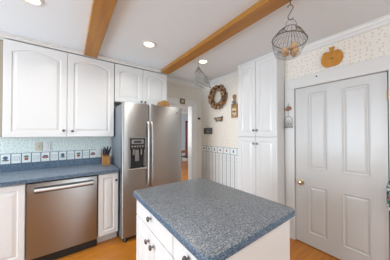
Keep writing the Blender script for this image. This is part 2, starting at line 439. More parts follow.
# backsplash border and dado border, thin printed paper strips
def motif(b, cx, cz, kind, P, s=1.0):
    s *= 1.2 if kind != 'frame' else 1.0
    def disc(x, z, rx, rz, m_, dy=0.0016, n=10):
        b.m(m_).ring_loft([[P(x + rx * math.cos(2 * PI * i / n), z + rz * math.sin(2 * PI * i / n), d) for i in range(n)] for d in (0.0005, dy)])
    def rect(x0, x1, z0, z1, m_, dy=0.0014):
        b.m(m_).ring_loft([[P(x, z, d) for x, z in ((x0, z0), (x1, z0), (x1, z1), (x0, z1))] for d in (0.0005, dy)])
    if kind == 'pot':
        disc(cx, cz + 0.014 * s, 0.020 * s, 0.013 * s, M_b_green); rect(cx - 0.014 * s, cx + 0.014 * s, cz - 0.022 * s, cz + 0.0, M_b_red, 0.0018); disc(cx, cz + 0.006 * s, 0.006 * s, 0.004 * s, M_b_tan, 0.002)
    elif kind == 'basket':
        disc(cx, cz - 0.004 * s, 0.028 * s, 0.014 * s, M_b_red); disc(cx, cz + 0.012 * s, 0.022 * s, 0.007 * s, M_b_navy, 0.0018); disc(cx, cz - 0.004 * s, 0.016 * s, 0.005 * s, M_b_tan, 0.002)
    elif kind == 'plant':
        disc(cx, cz + 0.010 * s, 0.018 * s, 0.018 * s, M_b_navy); disc(cx, cz - 0.015 * s, 0.026 * s, 0.008 * s, M_b_green, 0.0018); disc(cx + 0.008 * s, cz - 0.012 * s, 0.008 * s, 0.006 * s, M_b_red, 0.002)
    else:
        for i, (m_, k) in enumerate(((M_b_pale, 1.0), (M_b_base, 0.88), (M_b_pale, 0.55), (M_b_base, 0.42))):
            rect(cx - 0.030 * s * k, cx + 0.030 * s * k, cz - 0.026 * s * k, cz + 0.026 * s * k, m_, 0.0012 + i * 0.0003)
def border(name, a0, a1, z0, z1, step, start, kinds, P, label, tilew=0.8, s=1.0):
    b = MB()
    def rect(x0, x1, zz0, zz1, m_, d0, d1): b.m(m_).ring_loft([[P(x, z, d) for x, z in ((x0, zz0), (x1, zz0), (x1, zz1), (x0, zz1))] for d in (d0, d1)])
    rect(a0, a1, z0, z1, M_b_base, 0, 0.0004)
    rect(a0, a1, z0, z0 + 0.006, M_b_blue, 0.0003, 0.0012); rect(a0, a1, z1 - 0.006, z1, M_b_blue, 0.0003, 0.0012)
    n = int((a1 - start) / step) + 1; i = 0; x = start
    while x < a1:
        if x - step / 2 > a0: rect(x - step / 2 - 0.0045, x - step / 2 + 0.0045, z0, z1, M_b_blue, 0.0003, 0.0012)
        if x + 0.02 < a1 and x - 0.02 > a0: motif(b, x, (z0 + z1) / 2, kinds[i % len(kinds)], P, s)
        x += step; i += 1
    return struct(name, b, label)
border('trim_8', -1.645, 0.512, 1.0, 1.127, 0.0893, -1.598, ['frame', 'pot', 'frame', 'basket', 'frame', 'plant'], lambda x, z, d: Vector((x, YB - 0.0005 - d, z)), 'wallpaper border of small framed fruit pictures above the counter')
border('trim_9', -2.93, -1.765, 0.985, 1.105, 0.165, -2.86, ['basket', 'pot', 'plant'], lambda x, z, d: Vector((XR - 0.0005 - d, -x, z)), 'narrow picture border above the striped dado paper', s=0.8)
struct('trim_10', mb(M_dado).box(XR - 0.0008, XR, 1.765, YB - 0.001, 0.10, 0.985), 'blue-grey striped dado wallpaper')

# ================================================================= BEAMS
def beam(x0, x1, label):
    o = mb(M_beam).box(x0, x1, YF + 0.002, 2.652, ZC - 0.051, ZC - 0.0005, 0.004).build('ceiling_beam')
    tag(o, label, 'beam', 'brown wooden beams on the ceiling')
beam(0.14, 0.289, 'golden brown wooden ceiling beam ending over the tall corner cabinet')
beam(1.23, 1.379, 'golden brown wooden ceiling beam the wire baskets hang from')

# ================================================================= CABINETS
def wall_cab(name, x0, x1, z0, z1, doors, knobs, label, rise):
    t = thing(name, label, 'cabinet', (x0, 2.67, z0))
    w, h = x1 - x0, z1 - z0
    mb(M_cabi).box(0.002, w - 0.002, 0.021, YB - 2.67 - 0.003, 0, h, 0.002).build('body', t)
    for (a, c_), (kx, kz) in zip(doors, knobs):
        add_front(t, 'door', a - x0, 0.004, c_ - a, h - 0.012, (kx - x0, kz - z0), rise=rise, fr=0.062)
    return t
wall_cab('wall_cabinet', -0.584, 0.512, 1.322, 2.395, [(-0.582, -0.034), (-0.030, 0.509)], [(-0.064, 1.402), (0.024, 1.398)], 'wide white wall cabinet with two arched doors over the dishwasher', 0.055)
wall_cab('wall_cabinet', 0.516, 1.358, 1.832, 2.395, [(0.519, 0.931), (0.935, 1.355)], [(0.905, 1.868), (0.966, 1.868)], 'shorter white wall cabinet with two arched doors above the refrigerator', 0.055)
# filler trim between cabinet tops and the ceiling
struct('trim_11', mb(M_trim).box(-2.4, 1.362, 2.66, YB, 2.4, 2.428, 0.003).box(-2.4, 1.368, 2.645, YB, 2.428, ZC, 0.003).box(-2.4, 1.37, 2.64, 2.66, 2.424, 2.432, 0.002), 'white filler moulding above the wall cabinets')
# beige boards beside the wall cabinet
struct('trim_12', mb(paint('beige_board', (0.36, 0.31, 0.24), 0.6)).box(-0.72, -0.60, 2.76, YB, 1.33, 2.398, 0.003).box(-1.95, -0.72, 2.87, YB, 2.2, 2.398, 0.003), 'beige boards left of the wall cabinets')

# pantry (front face towards -X)
PX = 2.145
pt = thing('pantry_cabinet', 'tall white four-door pantry cabinet between the striped wall and the panelled door', 'cabinet', (PX, 1.765, 0), -PI / 2)
PWd = 1.765 - 1.131
mb(M_cabi).box(0, PWd, 0.021, XR - PX - 0.002, 0.09, 2.43, 0.002).box(0.0, PWd, 0.07, XR - PX - 0.002, 0, 0.09).build('body', pt)
mb(M_trim).box(-0.004, PWd + 0.004, 0.004, 0.03, 2.412, 2.446, 0.003).build('top_moulding', pt)
for a, c_, kx in ((0.003, 0.315, 0.290), (0.319, PWd - 0.003, 0.344)):
    add_front(pt, 'door', a, 1.322, c_ - a, 1.086, (kx, 1.412), fr=0.055)
    add_front(pt, 'door', a, 0.10, c_ - a, 1.212, (kx, 1.222), fr=0.055)

# base cabinets
def base_cab(x0, x1, knob, label):
    t = thing('base_cabinet', label, 'cabinet', (x0, 2.357, 0)); w = x1 - x0
    mb(M_cabi).box(0.001, w - 0.001, 0.021, YB - 2.357 - 0.003, 0.10, 0.872, 0.002).build('body', t)
    mb(M_cabi).box(0.001, w - 0.001, 0.085, YB - 2.357 - 0.01, 0, 0.10).build('toe_kick', t)
    add_front(t, 'door', 0.003, 0.112, w - 0.006, 0.75, (knob[0] - x0, knob[1]) if knob else None, fr=0.05)
    return t
base_cab(-0.87, -0.352, (-0.83, 0.79), 'white base cabinet at the left end of the counter beside the dishwasher')
base_cab(-1.59, -0.872, (-0.93, 0.79), 'white base cabinet outside the picture at the far end of the counter')
base_cab(0.277, 0.508, (0.476, 0.775), 'narrow white base cabinet between the dishwasher and the refrigerator')

# counter
M_lamc = laminate('speckled_blue_laminate_counter', [(0.0, (0.08, 0.11, 0.16)), (0.30, (0.17, 0.22, 0.29)), (0.62, (0.26, 0.31, 0.37)), (0.90, (0.44, 0.47, 0.49))])
ct = mb(M_lamc)
ct.box(-1.6, 0.511, 2.335, YB - 0.002, 0.88, 0.914, 0.004, 2)
ct = ct.build('countertop'); tag(ct, 'long blue-grey speckled laminate counter with a low backsplash lip', 'countertop')
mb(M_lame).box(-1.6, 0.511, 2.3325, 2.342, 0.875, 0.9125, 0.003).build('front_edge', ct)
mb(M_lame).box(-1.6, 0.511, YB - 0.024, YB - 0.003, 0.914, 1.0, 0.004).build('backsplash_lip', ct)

# dishwasher
dw = thing('dishwasher', 'stainless steel dishwasher with a bar handle under the counter', 'dishwasher', (-0.345, 2.345, 0))
mb(M_black).box(0.004, 0.606, 0.045, 0.58, 0.02, 0.872).build('body', dw)
def dwf():
    b = mb(M_steel_dw)
    n = 14; z0, z1 = 0.105, 0.862; rows = []
    # slightly crowned skin, rolled over at the top
    def yo(x): return 0.0 + 0.004 * (2 * (x - 0.305) / 0.602) ** 4
    for (z, off) in ((z0, 0.03), (z0, 0.003), (z0 + 0.004, 0), (0.742, 0), (0.752, -0.001), (z1 - 0.012, 0), (z1 - 0.003, 0.004), (z1, 0.012), (z1, 0.03)):
        rows.append([Vector((0.001 + 0.609 * i / n, yo(0.004 + 0.602 * i / n) + off, z)) for i in range(n + 1)])
    vr = [[b.bm.verts.new(p) for p in r] for r in rows]
    for a, c_ in zip(vr, vr[1:]):
        for i in range(n): b.bm.faces.new((a[i], a[i + 1], c_[i + 1], c_[i]))
    b.box(0.001, 0.610, 0.028, 0.044, z0, z1)
    return b
dwd = dwf().build('door', dw, smooth=True)
# flat dark plate with the pocket's shade in its colour, and bar handle
mb(mat('dark_handle_plate', (0.10, 0.10, 0.10), 0.35, 0.9)).box(0.055, 0.572, -0.003, 0.002, 0.756, 0.822, 0.002).build('dark_handle_plate', dwd)
hb = mb(mat('satin_bar_steel', (0.80, 0.80, 0.80), 0.5, 0.6))
hb.tube([(0.066 + 0.492 * i / 12, -0.016 - 0.016 * math.sin(PI * i / 12), 0.792) for i in range(13)], 0.0145, 8)
hb.box(0.058, 0.078, -0.022, 0.0, 0.780, 0.804, 0.003).box(0.548, 0.568, -0.022, 0.0, 0.780, 0.804, 0.003)
hb.build('handle', dwd, smooth=True)
mb(M_black).box(0.004, 0.606, 0.05, 0.07, 0.0, 0.103).build('toe_kick', dw)

# ================================================================= REFRIGERATOR
FX0, FX1, FY, FH = 0.522, 1.387, 2.226, 1.757
fr = thing('refrigerator', 'stainless steel side by side refrigerator with a dark ice and water dispenser', 'refrigerator', (FX0, FY, 0))
FW = FX1 - FX0
mb(M_grey).box(0.004, FW - 0.004, 0.075, YB - FY - 0.03, 0.03, FH - 0.008, 0.006).build('body', fr)
mb(M_dark).box(0.02, FW - 0.02, 0.05, 0.09, 0.015, 0.06).build('base_grille', fr)
def fdoor(x0, x1, hole=None):
    b = mb(M_steel); z0, z1 = 0.062, FH
    r = 0.018; pts = [(x0, 0.068), (x0, r)]
    for k in range(1, 5): pts.append((x0 + r - r * math.cos(k * PI / 8), r - r * math.sin(k * PI / 8)))
    inner = [x0 + r + (x1 - x0 - 2 * r) * i / 8 for i in range(1, 8)]
    if hole: inner = sorted([x for x in inner if abs(x - hole[0]) > .01 and abs(x - hole[1]) > .01] + [hole[0], hole[1]])
    pts += [(x, 0.0 - 0.006 * (1 - ((x - (x0 + x1) / 2) / ((x1 - x0) / 2)) ** 2)) for x in inner]
    for k in range(4, 0, -1): pts.append((x1 - r + r * math.cos(k * PI / 8), r - r * math.sin(k * PI / 8)))
    pts += [(x1, r), (x1, 0.068)]
    zs = [z0, z0 + 0.006] + ([hole[2], hole[3]] if hole else []) + [z1 - 0.006, z1]
    rows = []
    for z in zs:
        ins = 0.004 if z in (z0, z1) else 0
        rows.append([b.bm.verts.new((x, y + ins, z)) for x, y in pts])
    for (a, c_, za, zb) in zip(rows, rows[1:], zs, zs[1:]):
        for i in range(len(pts) - 1):
            if hole and za == hole[2] and zb == hole[3] and pts[i][0] >= hole[0] - 1e-6 and pts[i + 1][0] <= hole[1] + 1e-6 and pts[i][1] < 0.01: continue
            b.bm.faces.new((a[i], a[i + 1], c_[i + 1], c_[i]))
    b.bm.faces.new(rows[0]); b.bm.faces.new(list(reversed(rows[-1]))); 
    return b
hole = (0.074, 0.300, 0.915, 1.318)
frz = fdoor(0.0, 0.339, hole).build('freezer_door', fr, smooth=True)
fgd = fdoor(0.345, FW, None).build('fridge_door', fr, smooth=True)
def fhandle(x, par):
    b = mb(M_handle)
    pts = [(x, -0.004, 0.66), (x, -0.036, 0.69)] + [(x, -0.052, 0.75 + 0.08 * i) for i in range(9)] + [(x, -0.036, 1.49), (x, -0.004, 1.52)]
    b.tube(pts, 0.0165, 10)
    b.build('handle', par, smooth=True)
fhandle(0.322, frz); fhandle(0.372, fgd)
# dispenser
M_dispgrey = mat('dispenser_grey', (0.30, 0.29, 0.28), 0.3, 0.7)
d = mb(M_dark)
x0, x1, z0, z1 = hole
d.box(x0, x1, 0.055, 0.06, z0, z1)
for a in ((x0, x0 + 0.004, -0.004, 0.06, z0, z1), (x1 - 0.004, x1, -0.004, 0.06, z0, z1), (x0, x1, -0.004, 0.06, z0, z0 + 0.004), (x0, x1, -0.004, 0.06, z1 - 0.004, z1)): d.box(*a)
d.m(M_dispgrey).box(x0, x0 + 0.012, -0.012, 0.0, z0, z1, 0.002).box(x1 - 0.012, x1, -0.012, 0.0, z0, z1, 0.002).box(x0, x1, -0.013, 0.0, z1 - 0.012, z1, 0.002)
d.m(mat('dispenser_black', (0.035, 0.034, 0.034), 0.2)).box(x0 + 0.01, x1 - 0.01, -0.008, 0.05, z1 - 0.15, z1 - 0.01, 0.003)
d.m(M_dispgrey).box(x0 + 0.035, x1 - 0.035, -0.011, -0.006, z1 - 0.085, z1 - 0.03, 0.002)
d.m(M_black).box(x0 + 0.065, x1 - 0.065, -0.013, -0.009, z1 - 0.072, z1 - 0.045, 0.001)
for i in range(5): d.m(M_dispgrey).box(x0 + 0.035 + i * 0.033, x0 + 0.055 + i * 0.033, -0.011, -0.006, z1 - 0.125, z1 - 0.108, 0.001)
d.m(M_dispgrey).box(x0 + 0.085, x1 - 0.085, 0.02, 0.045, z0 + 0.09, z1 - 0.16, 0.006)
d.m(M_dispgrey).box(x0 + 0.015, x0 + 0.028, 0.0, 0.05, z0 + 0.02, z1 - 0.16, 0.003).box(x1 - 0.028, x1 - 0.015, 0.0, 0.05, z0 + 0.02, z1 - 0.16, 0.003)
d.m(M_steel).box(x0 + 0.05, x0 + 0.075, -0.002, 0.03, z1 - 0.23, z1 - 0.15, 0.004).box(x1 - 0.075, x1 - 0.05, -0.002, 0.03, z1 - 0.23, z1 - 0.15, 0.004)
dsp = d.build('dispenser', frz)
mb(M_chrome).box(x0 - 0.004, x1 + 0.004, -0.022, 0.01, z0 - 0.012, z0 + 0.008, 0.004).build('drip_tray', frz)
bd = mb(M_dispgrey); mt = Matrix.Translation((1.3 - FX0, -0.001, 1.675)) @ Matrix.Rotation(PI / 2, 4, 'X')
bd.lathe([(0.017, -0.002), (0.017, 0.003), (0.015, 0.004)], mt, 20)
bd.m(M_chrome).tube([(1.3 - FX0 + 0.011 * math.cos(a), -0.0055, 1.675 + 0.011 * math.sin(a)) for a in [2 * PI * i / 14 for i in range(14)]], 0.0012, 5, True)
bd.tube([(1.3 - FX0 - 0.006 + 0.012 * i / 6, -0.0055, 1.675 + 0.004 * math.sin(2 * PI * i / 6)) for i in range(7)], 0.0012, 5)
bd.build('badge', fgd)
for x in (0.04, 0.30, 0.40, FW - 0.05):
    mb(M_dispgrey).box(x - 0.025, x + 0.025, 0.015, 0.12, FH, FH + 0.016, 0.005).build('hinge_cap', fr)
for x in (0.05, FW - 0.05):
    mb(M_black).lathe([(0.02, 0), (0.02, 0.02), (0.012, 0.035)], Matrix.Translation((x, 0.045, 0)), 12).build('foot', fr)

# wooden bread box lying on the refrigerator
bx = thing('wooden_box', 'small golden wooden box with a curved top on a dark tray above the refrigerator', 'box', (1.175, 2.39, FH))
b = mb(M_board); poly = [(-0.07, 0), (0.05, 0), (0.045, 0.05), (0.02, 0.085), (-0.03, 0.095), (-0.07, 0.08)]
poly = [(-0.085, 0.018), (0.06, 0.018), (0.055, 0.06), (0.035, 0.095), (0.0, 0.11), (-0.05, 0.11), (-0.08, 0.09)]
b.prism(poly, lambda p: Vector((p[0], -0.05, p[1])), lambda p: Vector((p[0], 0.09, p[1]))); b.build('lid', bx)
mb(M_darkwood).box(-0.09, 0.11, -0.065, 0.10, 0, 0.022, 0.004).build('tray', bx)

# ================================================================= ISLAND
isl = thing('kitchen_island', 'white kitchen island base with drawers and doors under a speckled top', 'island', (0.425, 1.365, 0), -PI / 2)
IL, IW = 1.365 - 0.490, 1.062 - 0.425
mb(M_cabi).box(0, IL, 0.021, IW, 0.10, 0.872, 0.002).build('body', isl)
mb(M_cabi).box(0.0, IL, 0.09, IW, 0, 0.10).build('toe_kick', isl)
mb(M_trim).box(IL - 0.001, IL + 0.004, 0.021, IW - 0.002, 0.02, 0.868, 0.001).build('end_panel', isl)
I0 = 1.365
add_front(isl, 'drawer', 0.006, 0.735, 0.585, 0.125, (I0 - 1.060, 0.818), flat=True)
add_front(isl, 'drawer', 0.597, 0.735, IL - 0.600, 0.125, (I0 - 0.625, 0.818), flat=True)
add_front(isl, 'door', 0.006, 0.112, 0.291, 0.615, (I0 - 1.095, 0.657), fr=0.05)
add_front(isl, 'door', 0.300, 0.112, 0.291, 0.615, (I0 - 1.020, 0.657), fr=0.05)
add_front(isl, 'door', 0.597, 0.112, IL - 0.600, 0.615, (I0 - 0.70, 0.675), fr=0.05)
def rrect(x0, x1, y0, y1, r, n=6):
    out = []
    for cx, cy, a0 in ((x1 - r, y1 - r, 0), (x0 + r, y1 - r, 90), (x0 + r, y0 + r, 180), (x1 - r, y0 + r, 270)):
        for k in range(n + 1):
            a = math.radians(a0 + 90 * k / n); out.append((cx + r * math.cos(a), cy + r * math.sin(a)))
    return out
b = mb(M_lam); rings = []
for ins, z in ((0.004, 0.8735), (0, 0.878), (0, 0.906), (0.002, 0.9115), (0.007, 0.914)):
    rings.append([Vector((x, y, z)) for x, y in rrect(0.401 + ins, 1.107 - ins, 0.465 + ins, 1.388 - ins, 0.035 - ins)])
b.ring_loft(rings)
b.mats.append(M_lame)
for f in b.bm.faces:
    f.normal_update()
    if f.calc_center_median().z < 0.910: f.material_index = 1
it = b.build('countertop', smooth=True); tag(it, 'blue-grey speckled island top with rounded corners', 'countertop')

# ================================================================= KNIFE BLOCK
kbz = 0.9145
kb_ = thing('knife_block', 'golden wooden knife block on the counter beside the refrigerator', 'knife block', (0.424, 2.765, kbz))
b = mb(M_block)
poly = [(-0.06, 0), (0.06, 0), (0.075, 0.125), (0.0, 0.165)]   # y,z side outline, slots face up and forward
poly = [(-0.05, 0), (0.07, 0), (0.07, 0.155), (-0.05, 0.115)]
b.prism(poly, lambda p: Vector((-0.046, p[0], p[1])), lambda p: Vector((0.046, p[0], p[1])))
b.build('block', kb_)
slots = mb(M_dark)
ks = []
for i, (x, y, h, lean) in enumerate(((-0.030, -0.02, 0.10, -0.10), (-0.008, 0.0, 0.12, 0.02), (0.016, -0.015, 0.10, 0.16), (0.032, 0.015, 0.135, 0.24), (-0.022, 0.035, 0.125, 0.0), (0.010, 0.04, 0.13, 0.14))):
    zt = 0.115 + (y + 0.05) * 0.04 / 0.12
    slots.box(x - 0.003, x + 0.003, y - 0.012, y + 0.012, zt - 0.004, zt + 0.0035)
    dirv = Vector((math.sin(lean), -0.12, math.cos(lean))).normalized()
    p0 = Vector((0.424 + x, 2.765 + y, kbz + zt - 0.008))
    k = thing('knife', ('black-handled knife in the wooden block on the counter'), 'knife', tuple(p0), 0, 'black-handled knives in the wooden block')
    g = mb(M_black); g.tube([dirv * 0.014, dirv * 0.03, dirv * (h * 0.55), dirv * (h * 0.9), dirv * h], [0.006, 0.008, 0.0095, 0.009, 0.006], 8); g.build('handle', k, smooth=True)
    g = mb(M_chrome); g.tube([dirv * 0.0, dirv * 0.016], 0.006, 8); g.build('bolster', k)
slots.build('slot', kb_)

# outlets (wall furniture)
def plate(name, x, z, w, h, m_, label, kind):
    t = thing(name, label, 'outlet' if kind == 'outlet' else 'switch', (x, YB - 0.003, z))
    mb(m_).box(-w / 2, w / 2, -0.006, 0.0015, -h / 2, h / 2, 0.002).build('plate', t)
    if kind == 'outlet':
        for dz in (-0.02, 0.02): mb(m_).box(-0.016, 0.016, -0.009, -0.004, dz - 0.014, dz + 0.014, 0.003).build('socket', t)
    else:
        mb(m_).box(-0.005, 0.005, -0.016, -0.004, -0.012, 0.012, 0.002).build('toggle', t)
plate('light_switch', -0.325, 1.200, 0.07, 0.112, M_ivory, 'beige light switch on the dotted backsplash, left of a white outlet', 'switch')
plate('wall_outlet', -0.245, 1.203, 0.07, 0.112, M_whitep, 'pale outlet on the dotted backsplash beside the beige switch', 'outlet')
plate('wall_outlet', 0.352, 1.075, 0.075, 0.12, M_whitep, 'white outlet in the picture border beside the knife block', 'outlet')

# ================================================================= LIGHTS
def can(x, y, label, power):
    t = thing('ceiling_light', label, 'light', (x, y, ZC), 0, 'round recessed lights in the ceiling')
    ring = mb(M_trim); n = 28
    ring.ring_loft([[Vector((r * math.cos(2 * PI * i / n), r * math.sin(2 * PI * i / n), z)) for i in range(n)] for r, z in ((0.084, 0.0), (0.082, -0.006), (0.066, -0.009), (0.060, -0.003), (0.060, 0.0))], cap0=False, cap1=False)
    ring.build('rim', t, smooth=True)
    mb(M_lamp).lathe([(0.059, -0.001), (0.052, -0.005), (0.03, -0.007), (0.001, -0.008)], n=24).build('bulb', t, smooth=True)
    l = bpy.data.lights.new('downlight', 'AREA'); l.shape = 'DISK'; l.size = 0.11; l.energy = power; l.color = (0.95, 0.93, 0.88); l.spread = math.radians(150)
    o = bpy.data.objects.new('downlight', l); C.objects.link(o); o.parent = t; o.location = (0, 0, -0.012)
can(-0.266, 1.86, 'recessed ceiling light above the dishwasher, partly cut by the picture top', 4)
can(0.762, 1.975, 'recessed ceiling light between the two wooden beams', 4)
can(1.60, 1.971, 'recessed ceiling light beside the hanging wire hen basket', 1.6)
can(-0.266, -0.6, 'added recessed ceiling light, unseen behind the viewer on the left', 5)  # unseen downlight added for its light on the room
can(0.762, -0.6, 'added recessed ceiling light, unseen behind the viewer in the middle', 5)  # second unseen downlight, also added to light the room

# ================================================================= WALL DECORATIONS (door wall side, hung at X = XR, facing -X)
# wreath
wc = Vector((XR - 0.045, 2.40, 2.075))
wr = thing('wreath', 'round wreath of dried brown leaves and pods hanging on the cream wall', 'wreath', tuple(wc))
R0 = 0.178
mb(M_darkwood).tube([(0, R0 * math.cos(2 * PI * i / 28), R0 * math.sin(2 * PI * i / 28)) for i in range(28)], 0.038, 8, True).build('twig_ring', wr, smooth=True)
def lumps(name, col, n, sz, seed):
    rnd = random.Random(seed); m_ = mat(name + '_mat', col, 0.7); g = mb(m_)
    for i in range(n):
        a = rnd.uniform(0, 2 * PI); bb = rnd.uniform(-PI * 0.65, PI * 0.65)
        rr = R0 + math.sin(bb) * 0.048; xx = -math.cos(bb) * 0.040
        g.blob((xx, rr * math.cos(a), rr * math.sin(a)), (sz * rnd.uniform(.6, 1.2), sz * rnd.uniform(.5, 1.0), sz * 0.35), Euler((rnd.uniform(0, 6), rnd.uniform(0, 6), rnd.uniform(0, 6))), 1)
    g.build(name, wr)['kind'] = 'stuff'
lumps('dried_leaves', (0.36, 0.19, 0.075), 95, 0.030, 1)
lumps('dark_pods', (0.055, 0.025, 0.016), 46, 0.024, 2)
lumps('pale_petals', (0.56, 0.42, 0.26), 58, 0.021, 3)

# cutting board plaque
pc = thing('cutting_board', 'small wooden paddle board with a painted panel hanging beside the pantry', 'cutting board', (XR - 0.002, 2.0, 1.65), -PI / 2)
b = mb(M_board)
pts = [(-0.062, 0), (0.062, 0), (0.066, 0.006), (0.066, 0.235), (0.055, 0.245), (0.028, 0.25), (0.02, 0.275), (0.02, 0.33), (0.034, 0.355), (0.034, 0.385), (0.018, 0.405), (-0.018, 0.405), (-0.034, 0.385), (-0.034, 0.355), (-0.02, 0.33), (-0.02, 0.275), (-0.028, 0.25), (-0.055, 0.245), (-0.066, 0.235), (-0.066, 0.006)]
b.prism(pts, lambda p: Vector((p[0], -0.02, p[1])), lambda p: Vector((p[0], 0, p[1]))); b.build('board', pc)
M_cream = mat('cream_paint', (0.62, 0.50, 0.34), 0.6); M_dkgreen = mat('dark_green_paint', (0.035, 0.06, 0.05), 0.6)
mb(M_cream).box(-0.045, 0.045, -0.023, -0.018, 0.115, 0.165, 0.001).box(-0.045, 0.045, -0.023, -0.018, 0.035, 0.09, 0.001).build('painted_panel', pc)
g = mb(M_dkgreen).blob((0, -0.024, 0.10), (0.022, 0.004, 0.018)).blob((-0.025, -0.024, 0.05), (0.014, 0.004, 0.014)); g.build('painted_motif', pc)
M_bow = mat('grey_green_ribbon', (0.16, 0.22, 0.22), 0.7)
g = mb(M_bow).blob((-0.022, -0.03, 0.275), (0.024, 0.01, 0.018), sub=2).blob((0.022, -0.03, 0.275), (0.024, 0.01, 0.018), sub=2).blob((0, -0.034, 0.27), (0.009, 0.009, 0.012), sub=2)
g.tube([(0, -0.03, 0.27), (-0.02, -0.03, 0.23), (-0.03, -0.028, 0.2)], 0.006).tube([(0, -0.03, 0.27), (0.018, -0.03, 0.235), (0.024, -0.028, 0.21)], 0.006); g.build('bow', pc, smooth=True)

# carved wooden bit (small animal silhouette)
wd = thing('wooden_cutout', 'small brown carved wooden cutout on the wall below the wreath', 'wall decoration', (XR - 0.002, 2.41, 1.635), -PI / 2)
b = mb(M_darkwood)
pts = [(-0.115, 0.045), (-0.10, 0.015), (-0.075, 0.005), (-0.06, -0.035), (-0.03, -0.03), (0.0, -0.012), (0.04, -0.03), (0.085, -0.038), (0.10, -0.02), (0.115, 0.04), (0.11, 0.065), (0.07, 0.05), (0.02, 0.055), (-0.03, 0.045), (-0.07, 0.05)]
b.prism(pts, lambda p: Vector((p[0], -0.022, p[1])), lambda p: Vector((p[0], 0, p[1]))); b.build('silhouette', wd)
mb(M_board).box(-0.02, 0.09, -0.026, -0.02, -0.01, 0.035, 0.003).build('painted_face', wd)

# slate sign
sg = thing('slate_sign', 'small grey slate plaque with a dark frame above the dado border', 'sign', (XR - 0.002, 2.72, 1.42), -PI / 2)
mb(mat('slate', (0.10, 0.11, 0.105), 0.7)).box(-0.115, 0.115, -0.012, 0, -0.055, 0.055, 0.002).build('slate_face', sg)
f_ = mb(mat('dark_frame', (0.05, 0.045, 0.04), 0.6)); 
for a in ((-0.125, 0.125, -0.018, 0, 0.05, 0.062), (-0.125, 0.125, -0.018, 0, -0.062, -0.05), (-0.125, -0.113, -0.018, 0, -0.05, 0.05), (0.113, 0.125, -0.018, 0, -0.05, 0.05)): f_.box(*a)
f_.build('frame', sg)
g = mb(mat('chalk_marks', (0.32, 0.34, 0.33), 0.8)).blob((-0.01, -0.0125, 0.018), (0.03, 0.001, 0.011)).blob((0.0, -0.0125, -0.022), (0.055, 0.001, 0.010)); g.build('painted_marks', sg)
mb(M_wire).tube([(-0.06, -0.004, 0.06), (0, -0.006, 0.10), (0.06, -0.004, 0.06)], 0.0015, 5).build('hanging_wire', sg)

# little plaque over the doorway and green ornament
lp = thing('square_plaque', 'tiny square plaque with a brown frame over the open doorway', 'plaque', (1.835, YB - 0.021, 2.022))
f_ = mb(mat('bronze_frame', (0.16, 0.115, 0.05), 0.5))
for a in ((-0.055, 0.055, -0.02, 0, 0.03, 0.052), (-0.055, 0.055, -0.02, 0, -0.052, -0.03), (-0.055, -0.03, -0.02, 0, -0.03, 0.03), (0.03, 0.055, -0.02, 0, -0.03, 0.03)): f_.box(*a, 0.003)
f_.build('frame', lp)
mb(M_cream).box(-0.031, 0.031, -0.008, -0.001, -0.031, 0.031).build('picture', lp)
go = thing('heart_ornament', 'tiny dark green heart ornament on the strip of wall right of the doorway', 'ornament', (2.275, YB - 0.002, 1.695))
hp = [(0.030 * math.sin(t) ** 3 * 1.1, 0.028 * (0.8125 * math.cos(t) - 0.3125 * math.cos(2 * t) - 0.125 * math.cos(3 * t))) for t in [2 * PI * i / 24 for i in range(24)]]
mb(M_dkgreen).prism(hp, lambda p: Vector((p[0], -0.018, p[1])), lambda p: Vector((p[0], 0, p[1]))).build('heart', go)
mb(M_wire).tube([(0, -0.003, 0.015), (0, -0.003, 0.05)], 0.002, 5).build('hanger', go)

# pumpkin cutout over the door
pk = thing('pumpkin_cutout', 'orange-brown plywood pumpkin cutout hanging above the panelled door', 'wall decoration', (XR - 0.001, 0.614, 2.200), -PI / 2)
pts = []
for i in range(48):
    t = 2 * PI * i / 48
    x = 0.098 * math.cos(t); z = 0.096 * math.sin(t)
    if z > 0: z *= 1 - 0.22 * math.exp(-(x / 0.030) ** 2)
    else: z *= 1 - 0.10 * math.exp(-((x) / 0.04) ** 2)
    x = math.copysign(abs(x / 0.098) ** 0.85 * 0.098, x)
    pts.append((x, z))
mb(M_plywood).prism(pts, lambda p: Vector((p[0], -0.018, p[1])), lambda p: Vector((p[0], 0, p[1]))).build('pumpkin_body', pk)
st = [(-0.016, 0.045), (0.014, 0.045), (0.014, 0.095), (0.030, 0.118), (0.026, 0.126), (-0.006, 0.128), (-0.022, 0.120), (-0.014, 0.10)]
mb(M_plywood).prism(st, lambda p: Vector((p[0], -0.0205, p[1])), lambda p: Vector((p[0], -0.002, p[1]))).build('stem', pk)
mb(M_plywood).prism([(-0.085, 0.075), (-0.055, 0.087), (-0.012, 0.078), (-0.018, 0.062), (-0.055, 0.066)], lambda p: Vector((p[0], -0.021, p[1])), lambda p: Vector((p[0], -0.003, p[1]))).build('leaf', pk)
mb(M_darkwood).prism([(-0.014, -0.002), (0.0, 0.008), (0.024, 0.004), (0.012, -0.007)], lambda p: Vector((p[0], -0.019, p[1])), lambda p: Vector((p[0], -0.017, p[1]))).build('carved_mouth', pk)
# dark nail in the head casing
n_ = mb(M_dark).lathe([(0.009, 0), (0.008, 0.006), (0.003, 0.009)], Matrix.Translation((XR - 0.019, 0.756, 2.04)) @ Matrix.Rotation(-PI / 2, 4, 'Y'), 10).build('screw_hook')
tag(n_, 'small dark hook screwed into the white casing above the door', 'hook')

